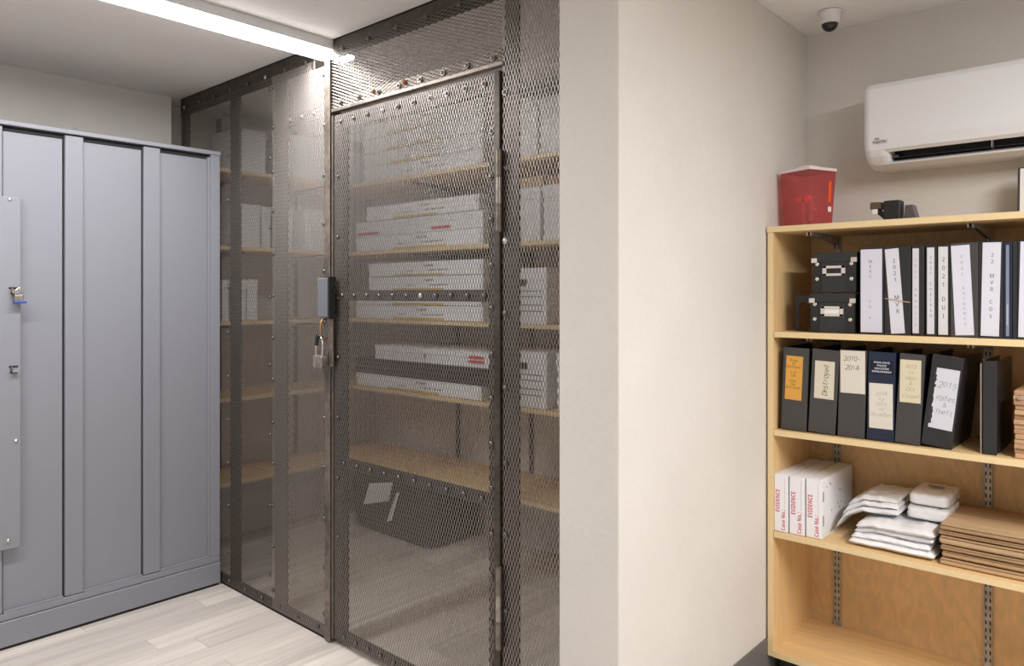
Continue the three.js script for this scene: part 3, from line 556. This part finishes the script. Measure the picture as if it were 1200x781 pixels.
// black boxes with metal corners, stacked
for (let i = 0; i < 2; i++) {
  const y = SHELF.a + i * 0.1385, n0 = i ? 0.789 : 0.793, n1 = i ? 0.936 : 0.944, h = 0.137, x0 = 2.612, x1 = 2.84;
  const t = thing('storage_box', i ? 'upper black fabric box with metal corners and empty label frame' : 'lower black fabric box with metal corners and white label card', 'box', [(x0 + x1) / 2, y, (n0 + n1) / 2]);
  part(t, 'body', box(x0 + 0.003, x1 - 0.003, y + 0.0006, y + h - 0.03, n0 + 0.003, n1 - 0.003, 0.003), M.blackVinyl);
  const lid = part(t, 'lid', box(x0, x1, y + h - 0.032, y + h - 0.0004, n0, n1, 0.003), M.blackVinyl);
  for (const s of [n0, n1]) {
    const q = s === n0 ? 1 : -1, a = Math.min(s - q * 0.0015, s + q * 0.018), b = Math.max(s - q * 0.0015, s + q * 0.018);
    part(lid, 'metal_corner', merge([box(x0 - 0.002, x0 - 0.0002, y + h - 0.034, y + h - 0.018, a, b, 0.0006), box(x0 - 0.002, x0 + 0.022, y + h - 0.034, y + h - 0.018, q > 0 ? s - 0.0018 : s + 0.0002, q > 0 ? s - 0.0002 : s + 0.0018, 0.0006)]), M.chrome);
    for (const yy of [0.098, 0.047]) { const r = new THREE.SphereGeometry(0.0072, 12, 6, 0, 6.2832, 0, 1.5708); r.scale(1, 0.5, 1); r.rotateZ(Math.PI / 2); r.translate(x0 + 0.003, y + yy, -(s + q * 0.017)); part(t, 'rivet', uvMetres(r), M.chrome); }
    part(t, 'corner_strip', box(x0 + 0.0012, x0 + 0.0032, y + 0.004, y + h - 0.034, q > 0 ? s + 0.004 : s - 0.032, q > 0 ? s + 0.032 : s - 0.004), M.black);
  }
  const c = (n0 + n1) / 2, fr = part(t, 'label_frame', merge([box(x0 - 0.001, x0 + 0.003, y + 0.057, y + 0.066, c - 0.038, c + 0.038, 0.001), box(x0 - 0.001, x0 + 0.003, y + 0.083, y + 0.092, c - 0.038, c + 0.038, 0.001), box(x0 - 0.001, x0 + 0.003, y + 0.057, y + 0.092, c - 0.038, c - 0.024, 0.001), box(x0 - 0.001, x0 + 0.003, y + 0.057, y + 0.092, c + 0.024, c + 0.038, 0.001)]), M.chrome);
  part(fr, 'label_card', box(x0 + 0.0015, x0 + 0.0034, y + 0.064, y + 0.085, c - 0.026, c + 0.026), i ? M.black : M.paper);
}
{
  const t = thing('bookend', 'black metal bookend with arched cut-out left of the stacked boxes', 'bookend', [2.66, SHELF.a + 0.0008, 0.978]);
  const w = 0.066, sh = new THREE.Shape(); sh.moveTo(-w / 2, 0); sh.lineTo(-w / 2, 0.118); sh.quadraticCurveTo(-w / 2, 0.128, -w / 2 + 0.012, 0.128); sh.lineTo(w / 2 - 0.012, 0.128); sh.quadraticCurveTo(w / 2, 0.128, w / 2, 0.118); sh.lineTo(w / 2, 0); sh.closePath();
  const ho = new THREE.Path(); ho.moveTo(-0.019, 0.004); ho.lineTo(-0.019, 0.085); ho.absarc(0, 0.085, 0.019, Math.PI, 0, true); ho.lineTo(0.019, 0.004); ho.closePath(); sh.holes.push(ho);
  const g = new THREE.ExtrudeGeometry(sh, { depth: 0.0025, bevelEnabled: false, curveSegments: 12 }); g.rotateY(-Math.PI / 2); local(t, 'upright', uvMetres(g), M.black);
  local(t, 'foot', uvMetres(new THREE.BoxGeometry(0.1, 0.002, w)).translate(0.05, 0.0012, 0), M.black);
}

// evidence boxes
const evidence = canvasTex(200, 640, (c, w, h) => {
  c.fillStyle = '#efedf0'; c.fillRect(0, 0, w, h); c.save(); c.translate(w / 2, h / 2); c.rotate(-Math.PI / 2); c.textBaseline = 'middle'; c.fillStyle = '#c02a52';
  c.font = 'bold 84px sans-serif'; c.textAlign = 'left'; c.fillText('EVIDENCE', -105, -50, 265); c.font = 'bold 78px sans-serif'; c.fillText('Case No.:', -308, 38, 245);
  c.fillStyle = '#b7a3aa'; c.fillRect(-50, 58, 340, 4); c.restore();
});
M.evidence = mat(0xffffff, 0.7, 0, { map: evidence });
[[1.013, 1.062, 'leftmost'], [0.956, 1.009, 'middle'], [0.898, 0.952, 'rightmost']].forEach(([n0, n1, which], i) => {
  const x0 = 2.594 + 0.003 * i, x1 = 2.925, y = SHELF.c, h = 0.205;
  const t = thing('evidence_box', `${which} of three white EVIDENCE boxes with red print`, 'box', [(x0 + x1) / 2, y, (n0 + n1) / 2], 'evidence boxes');
  const b = part(t, 'carton', box(x0, x1, y + 0.0006, y + h, n0, n1, 0.0025), M.carton);
  sheet(t, 'printed_front', M.evidence, n1 - n0 - 0.004, h - 0.008, x0 - 0.001, y + h / 2, (n0 + n1) / 2);
  part(b, 'lid_flap', box(x0 + 0.02, x1 - 0.002, y + h, y + h + 0.0014, n0 + 0.001, n1 - 0.012), M.carton);
  if (i === 2) {
    for (const [yy, hh] of [[0.128, 0.035], [0.045, 0.035]]) part(b, 'slit', box(x0 + 0.012, x0 + 0.018, y + yy, y + yy + hh, n0 - 0.0006, n0 + 0.001), M.slot);
    const dots = []; for (let k = 0; k < 11; k++) dots.push(box(x0 + 0.04 + 0.25 * hash(k, 3, 5), x0 + 0.045 + 0.25 * hash(k, 3, 5), y + 0.04 + 0.14 * hash(k, 7, 5), y + 0.045 + 0.14 * hash(k, 7, 5), n0 - 0.0005, n0 + 0.001));
    part(b, 'pin_holes', merge(dots), M.greyVinyl).userData.kind = 'stuff';
  }
});
// plastic bags, packed flat
{
  const P = M.plasticWhite;
  // a folded layer: n0..n1 across, x0..x1 deep, mid-height and thickness given along n
  const layer = (x0, x1, n0, n1, mid, th, s, amp) => {
    const nx = 26, nz = 34, g = new THREE.BoxGeometry(2, 2, 2, nx, 4, nz), p = g.attributes.position;
    for (let i = 0; i < p.count; i++) {
      const a = p.getZ(i), b = p.getX(i), c = p.getY(i), ea = Math.pow(Math.max(0, 1 - Math.abs(a) ** 8), 0.5), eb = Math.pow(Math.max(0, 1 - Math.abs(b) ** 8), 0.5);
      const n = (n0 + n1) / 2 - a * (n1 - n0) / 2 * (1 + 0.03 * (fbm(b * 0.5 + 0.5, 0.3, 6, 3, 2, s + 9) - 0.5)), x = (x0 + x1) / 2 + b * (x1 - x0) / 2 * (1 + 0.05 * (fbm(a * 0.5 + 0.5, 0.7, 7, 3, 3, s + 5) - 0.5));
      const f = (fbm(a * 0.45 + 0.5, b * 0.45 + 0.5, 5, 9, 3, s) - 0.5) * amp + (fbm(a * 0.45 + 0.5, b * 0.45 + 0.5, 18, 4, 2, s + 3) - 0.5) * amp * 0.4;
      p.setXYZ(i, x, mid(n) + c * th / 2 * Math.min(ea, eb) + f * (c > -0.5 ? 1 : 0.5), -n);
    }
    g.computeVertexNormals(); return uvMetres(g);
  };
  const y0 = SHELF.c + 0.0012;
  const a = thing('bag_bundle', 'thick bottom bundle of folded white plastic bags at the shelf edge', 'bag', [2.75, SHELF.c, 0.69], 'plastic bag bundles');
  for (let i = 0; i < 4; i++) part(a, 'folded_bag', layer(2.612 + 0.007 * (i % 3), 2.90, 0.558 + 0.006 * ((i * 2) % 3), 0.816 - 0.008 * i, (n) => y0 + 0.015 + i * 0.0218 - (n > 0.75 ? (n - 0.75) * 0.09 * i : 0), 0.027, 31 + 7 * i, i ? 0.012 : 0.002), P);
  const b = thing('bag_bundle', 'loose upper bundle of white plastic bags spilling towards the evidence boxes', 'bag', [2.79, SHELF.c + 0.1, 0.757], 'plastic bag bundles');
  const drape = (n) => n < 0.79 ? SHELF.c + 0.1175 - 0.05 * (n - 0.68) : n < 0.84 ? SHELF.c + 0.112 - 0.6 * (n - 0.79) : SHELF.c + 0.082 - 1.45 * (n - 0.84);
  for (let i = 0; i < 3; i++) part(b, 'folded_bag', layer(2.66 + 0.012 * i, 2.915, 0.672 + 0.004 * i, 0.872 - 0.016 * i, (n) => drape(n) + 0.002 + i * 0.0165, 0.0205, 81 + 7 * i, 0.011), P);
  for (let i = 0; i < 2; i++) {
    const p = thing('bag_pack', i ? 'upper clear pack of small white bags beside the brown paper bags' : 'lower clear pack of small white bags beside the brown paper bags', 'bag', [2.80 + 0.02 * i, SHELF.c + 0.1035 + 0.0425 * i, 0.60], 'small bag packs');
    local(p, 'wrapped_pack', pillow(0.2, 0.04, i ? 0.12 : 0.125, 0.006, 45 + i, 22, 8, 22, 7), P);
    if (i) { const g = new THREE.PlaneGeometry(0.05, 0.02); g.rotateX(-Math.PI / 2); g.rotateY(Math.PI / 2); g.translate(0.02, 0.0445, 0); local(p, 'print', g, mat(new THREE.Color().setRGB(0.3, 0.28, 0.28), 0.6)); }
  }
}
// brown paper bags
[[0.565, 0.023, 0.545, 0.0], [0.588, 0.023, 0.540, 0.006], [0.611, 0.019, 0.543, 0.0], [0.630, 0.028, 0.546, -0.004], [0.658, 0.016, 0.548, 0.002], [0.674, 0.022, 0.545, -0.002]].forEach(([y, h, nl, dx], i) => {
  const t = thing('paper_bag', ['bottom', 'second from bottom', 'third from bottom', 'fourth from bottom', 'fifth from bottom', 'topmost'][i] + ' flat brown paper bag in the stack on the lower shelf', 'paper bag', [2.77, y, 0.36], 'flat brown paper bags');
  const W = 0.43, g = new RoundedBoxGeometry(0.31, h - 0.005, W, 3, (h - 0.005) * 0.42), p = g.attributes.position;
  for (let k = 0; k < p.count; k++) p.setY(k, p.getY(k) + 0.0012 * Math.sin(p.getZ(k) * 14));
  g.computeVertexNormals(); g.translate(dx, h / 2 - 0.0006, -nl + W / 2 + 0.36); local(t, 'folded_bag', uvMetres(g, 1, rnd(), rnd()), M.kraft[i % 3]);
  const f = new THREE.BoxGeometry(0.16, 0.0016, W - 0.012, 1, 1, 30), q = f.attributes.position;
  for (let k = 0; k < q.count; k++) q.setY(k, q.getY(k) + 0.0012 * Math.sin((q.getZ(k)) * 14));
  f.computeVertexNormals(); f.translate(-0.078 + dx, h - 0.0022, -nl + W / 2 + 0.36); local(t, 'fold', uvMetres(f, 1, rnd(), rnd()), M.kraft[(i + 1) % 3]);
});

// ---------------------------------------------------------------- on top of the bookcase
{
  const t = thing('sharps_container', 'red translucent sharps container with white lid on the bookcase', 'container', [2.71, SHELF.top, 0.985]); t.rotation.y = 0.4;
  const frust = (a0, a1, y0, y1) => { const g = new THREE.CylinderGeometry(a1 * Math.SQRT1_2, a0 * Math.SQRT1_2, y1 - y0, 4, 1, false); g.translate(0, (y0 + y1) / 2, 0); return g; };
  const red = new THREE.MeshPhysicalMaterial({ color: new THREE.Color().setRGB(0.82, 0.24, 0.25), roughness: 0.22, transmission: 0.82, thickness: 0, clearcoat: 0.4 });
  const bin = local(t, 'bin', flat(frust(0.112, 0.132, 0.001, 0.198)).toNonIndexed ? flat(frust(0.112, 0.132, 0.001, 0.198)) : frust(0.112, 0.132, 0.001, 0.198), red);
  bin.geometry.computeVertexNormals();
  const lid = frust(0.136, 0.136, 0.198, 0.208); const top = new THREE.SphereGeometry(0.045, 20, 8, 0, 6.2832, 0, 1.5708); top.scale(1, 0.42, 1); top.translate(0.0, 0.207, 0.0);
  const lg = merge([lid, top]); lg.computeVertexNormals(); local(t, 'lid', lg, mat(new THREE.Color().setRGB(0.8, 0.68, 0.68), 0.45));
  for (const [x, y, z] of [[-0.024, 0.098, -0.03], [-0.044, 0.1, -0.004]]) { const c = new THREE.SphereGeometry(0.015, 12, 8); c.translate(x, y, z); local(t, 'orange_cap', c, mat(0xff7a1e, 0.4)); }
  for (const [x, y, z, r] of [[-0.02, 0.05, -0.02, 0.3], [-0.018, 0.055, 0.008, -0.4], [-0.008, 0.035, 0.02, 0.9], [0.01, 0.05, 0.012, 0.2], [0, 0.03, -0.012, -0.9]]) { const c = new THREE.CylinderGeometry(0.008, 0.008, 0.08, 10); c.rotateZ(r); c.translate(x, y, z); local(t, 'syringe', c, mat(0xd9c9b0, 0.5)); }
  // stickers on the right-hand face (facing -x, +z)
  const st = (name, w, h, y, off, m) => { const s = local(t, name, new THREE.BoxGeometry(w, h, 0.0008), m); s.position.set(-0.0605 / Math.SQRT2 - 0.002 + off / Math.SQRT2, y, 0.0605 / Math.SQRT2 + 0.002 + off / Math.SQRT2); s.rotation.order = 'YXZ'; s.rotation.y = -Math.PI / 4; s.rotation.x = 0.05; };
  st('orange_strip', 0.013, 0.075, 0.125, 0.038, mat(0xe85a1c, 0.5)); st('white_sticker', 0.016, 0.018, 0.062, 0.036, M.paper);
}
{
  const t = thing('camera_dock', 'small black device with brown clip and grey wedge on the bookcase', 'device', [2.70, SHELF.top, 0.70]);
  part(t, 'block', box(2.668, 2.72, 1.651, 1.722, 0.670, 0.722, 0.005), M.black);
  const c = part(t, 'clip', box(-0.02, 0.02, -0.011, 0.011, -0.0175, 0.0175, 0.003), mat(new THREE.Color().setRGB(0.10, 0.07, 0.045), 0.5)); c.geometry = box(-0.02, 0.02, -0.012, 0.012, -0.019, 0.019, 0.004); c.position.set(0, 0.058, -0.048); c.rotation.x = 0.05;
  const arm = local(t, 'arm', box(-0.014, 0.014, -0.008, 0.008, -0.035, 0.035, 0.003), M.black); arm.position.set(0, 0.032, -0.036); arm.rotation.x = 0.75;
  const lb = local(t, 'label', box(-0.001, 0.001, -0.008, 0.008, -0.008, 0.008), M.paper); lb.position.set(-0.0205, 0.038, -0.05);
  const sh = new THREE.Shape(); sh.moveTo(0, 0); sh.lineTo(0.048, 0); sh.lineTo(0.034, 0.05); sh.lineTo(0.014, 0.05); sh.lineTo(0.012, 0.02); sh.lineTo(0, 0.016); sh.closePath();
  const g = new THREE.ExtrudeGeometry(sh, { depth: 0.04, bevelSize: 0.002, bevelThickness: 0.002, bevelSegments: 2 }); g.rotateY(-Math.PI / 2); g.translate(0.03, 0.002, 0.027); local(t, 'wedge', uvMetres(g), mat(new THREE.Color().setRGB(0.09, 0.085, 0.082), 0.4));
}
{
  const t = thing('notice_frame', 'white printed notice in dark frame at the right edge of the bookcase top', 'notice', [2.86, SHELF.top, 0.28]); t.rotation.z = -0.1;
  local(t, 'back_board', uvMetres(new RoundedBoxGeometry(0.006, 0.17, 0.19, 2, 0.002)).translate(0.006, 0.086, 0), M.greyVinyl);
  local(t, 'notice_sheet', uvMetres(new THREE.BoxGeometry(0.002, 0.16, 0.176)).translate(0.0018, 0.086, 0), M.paper);
  local(t, 'notice_heading', uvMetres(new THREE.BoxGeometry(0.001, 0.022, 0.15)).translate(0.0003, 0.145, 0.004), M.greyVinyl);
}

// ---------------------------------------------------------------- air conditioner
{
  const t = thing('air_conditioner', 'white wall-mounted split air conditioner above the bookcase', 'air conditioner', [2.987, 1.86, 0.41]);
  const pts = [[0, 0.0], [0.115, -0.004], [0.166, 0.012], [0.188, 0.035], [0.2, 0.056], [0.207, 0.09], [0.207, 0.27], [0.199, 0.286], [0.185, 0.292], [0, 0.292]];
  const notch = [[0, 0.001], [0.115, -0.003], [0.160, 0.008], [0.163, 0.013], [0.11, 0.03], [0.105, 0.07], [0.187, 0.046], [0.1996, 0.0563], [0.2066, 0.09], [0.2066, 0.27], [0.1986, 0.2857], [0.185, 0.291], [0, 0.291]];
  const extr = (ps, n0, n1, bevel) => {
    const sh = new THREE.Shape(ps.map(([d, y]) => new THREE.Vector2(-d, y)));
    const g = new THREE.ExtrudeGeometry(sh, { depth: n1 - n0 - (bevel ? 0.052 : 0), bevelEnabled: bevel, bevelThickness: 0.026, bevelSize: 0.02, bevelOffset: -0.02, bevelSegments: 7 });
    g.translate(2.987, 1.86, -n1 + (bevel ? 0.026 : 0)); return uvMetres(g);
  };
  part(t, 'casing', extr(notch, 0.040, 0.790, false), M.white);
  part(t, 'end_casing', extr(pts, 0.738, 0.819, true), M.white);
  part(t, 'end_casing', extr(pts, -0.005, 0.086, true), M.white);
  part(t, 'outlet_liner', merge([box(2.873, 2.879, 1.892, 1.926, 0.057, 0.766), box(2.83, 2.876, 1.889, 1.8905, 0.057, 0.766)]), M.black);
  part(t, 'louvre', box(2.845, 2.856, 1.8905, 1.902, 0.72, 0.755, 0.002), M.zinc);
  part(t, 'divider', box(2.835, 2.875, 1.888, 1.917, 0.438, 0.441), M.white);
  const tg = new TextGeometry('FUJITSU', { font, size: 0.0095, depth: 0.0006, curveSegments: 4 }); tg.rotateY(-Math.PI / 2); tg.translate(2.987 - 0.2080, 1.937, -0.786);
  const inf = tube([[2.779, 1.953, 0.772], [2.779, 1.956, 0.7755], [2.779, 1.953, 0.779], [2.779, 1.9505, 0.7755], [2.779, 1.953, 0.772], [2.779, 1.956, 0.7685], [2.779, 1.953, 0.765], [2.779, 1.9505, 0.7685], [2.779, 1.953, 0.772]], 0.0007, 40, 5);
  part(t, 'maker_mark', merge([uvMetres(tg), inf]), mat(new THREE.Color().setRGB(0.1, 0.095, 0.1), 0.5));
}
// ---------------------------------------------------------------- dome camera
{
  const t = thing('dome_camera', 'small white dome security camera on the ceiling corner', 'camera', [2.781, CEIL, 0.932]);
  const prof = [[0, 0], [0.042, 0], [0.042, -0.006], [0.037, -0.008], [0.035, -0.04], [0.03, -0.046], [0, -0.046]].map(([x, y]) => new THREE.Vector2(x, y));
  local(t, 'mount', new THREE.LatheGeometry(prof, 32), M.white);
  const d = new THREE.SphereGeometry(0.0285, 24, 12, 0, 6.2832, 1.5708, 1.5708); d.scale(1, 1.02, 1); d.translate(0, -0.044, 0); local(t, 'dome', d, mat(new THREE.Color().setRGB(0.01, 0.01, 0.011), 0.12));
}

renderer.render(scene, camera);
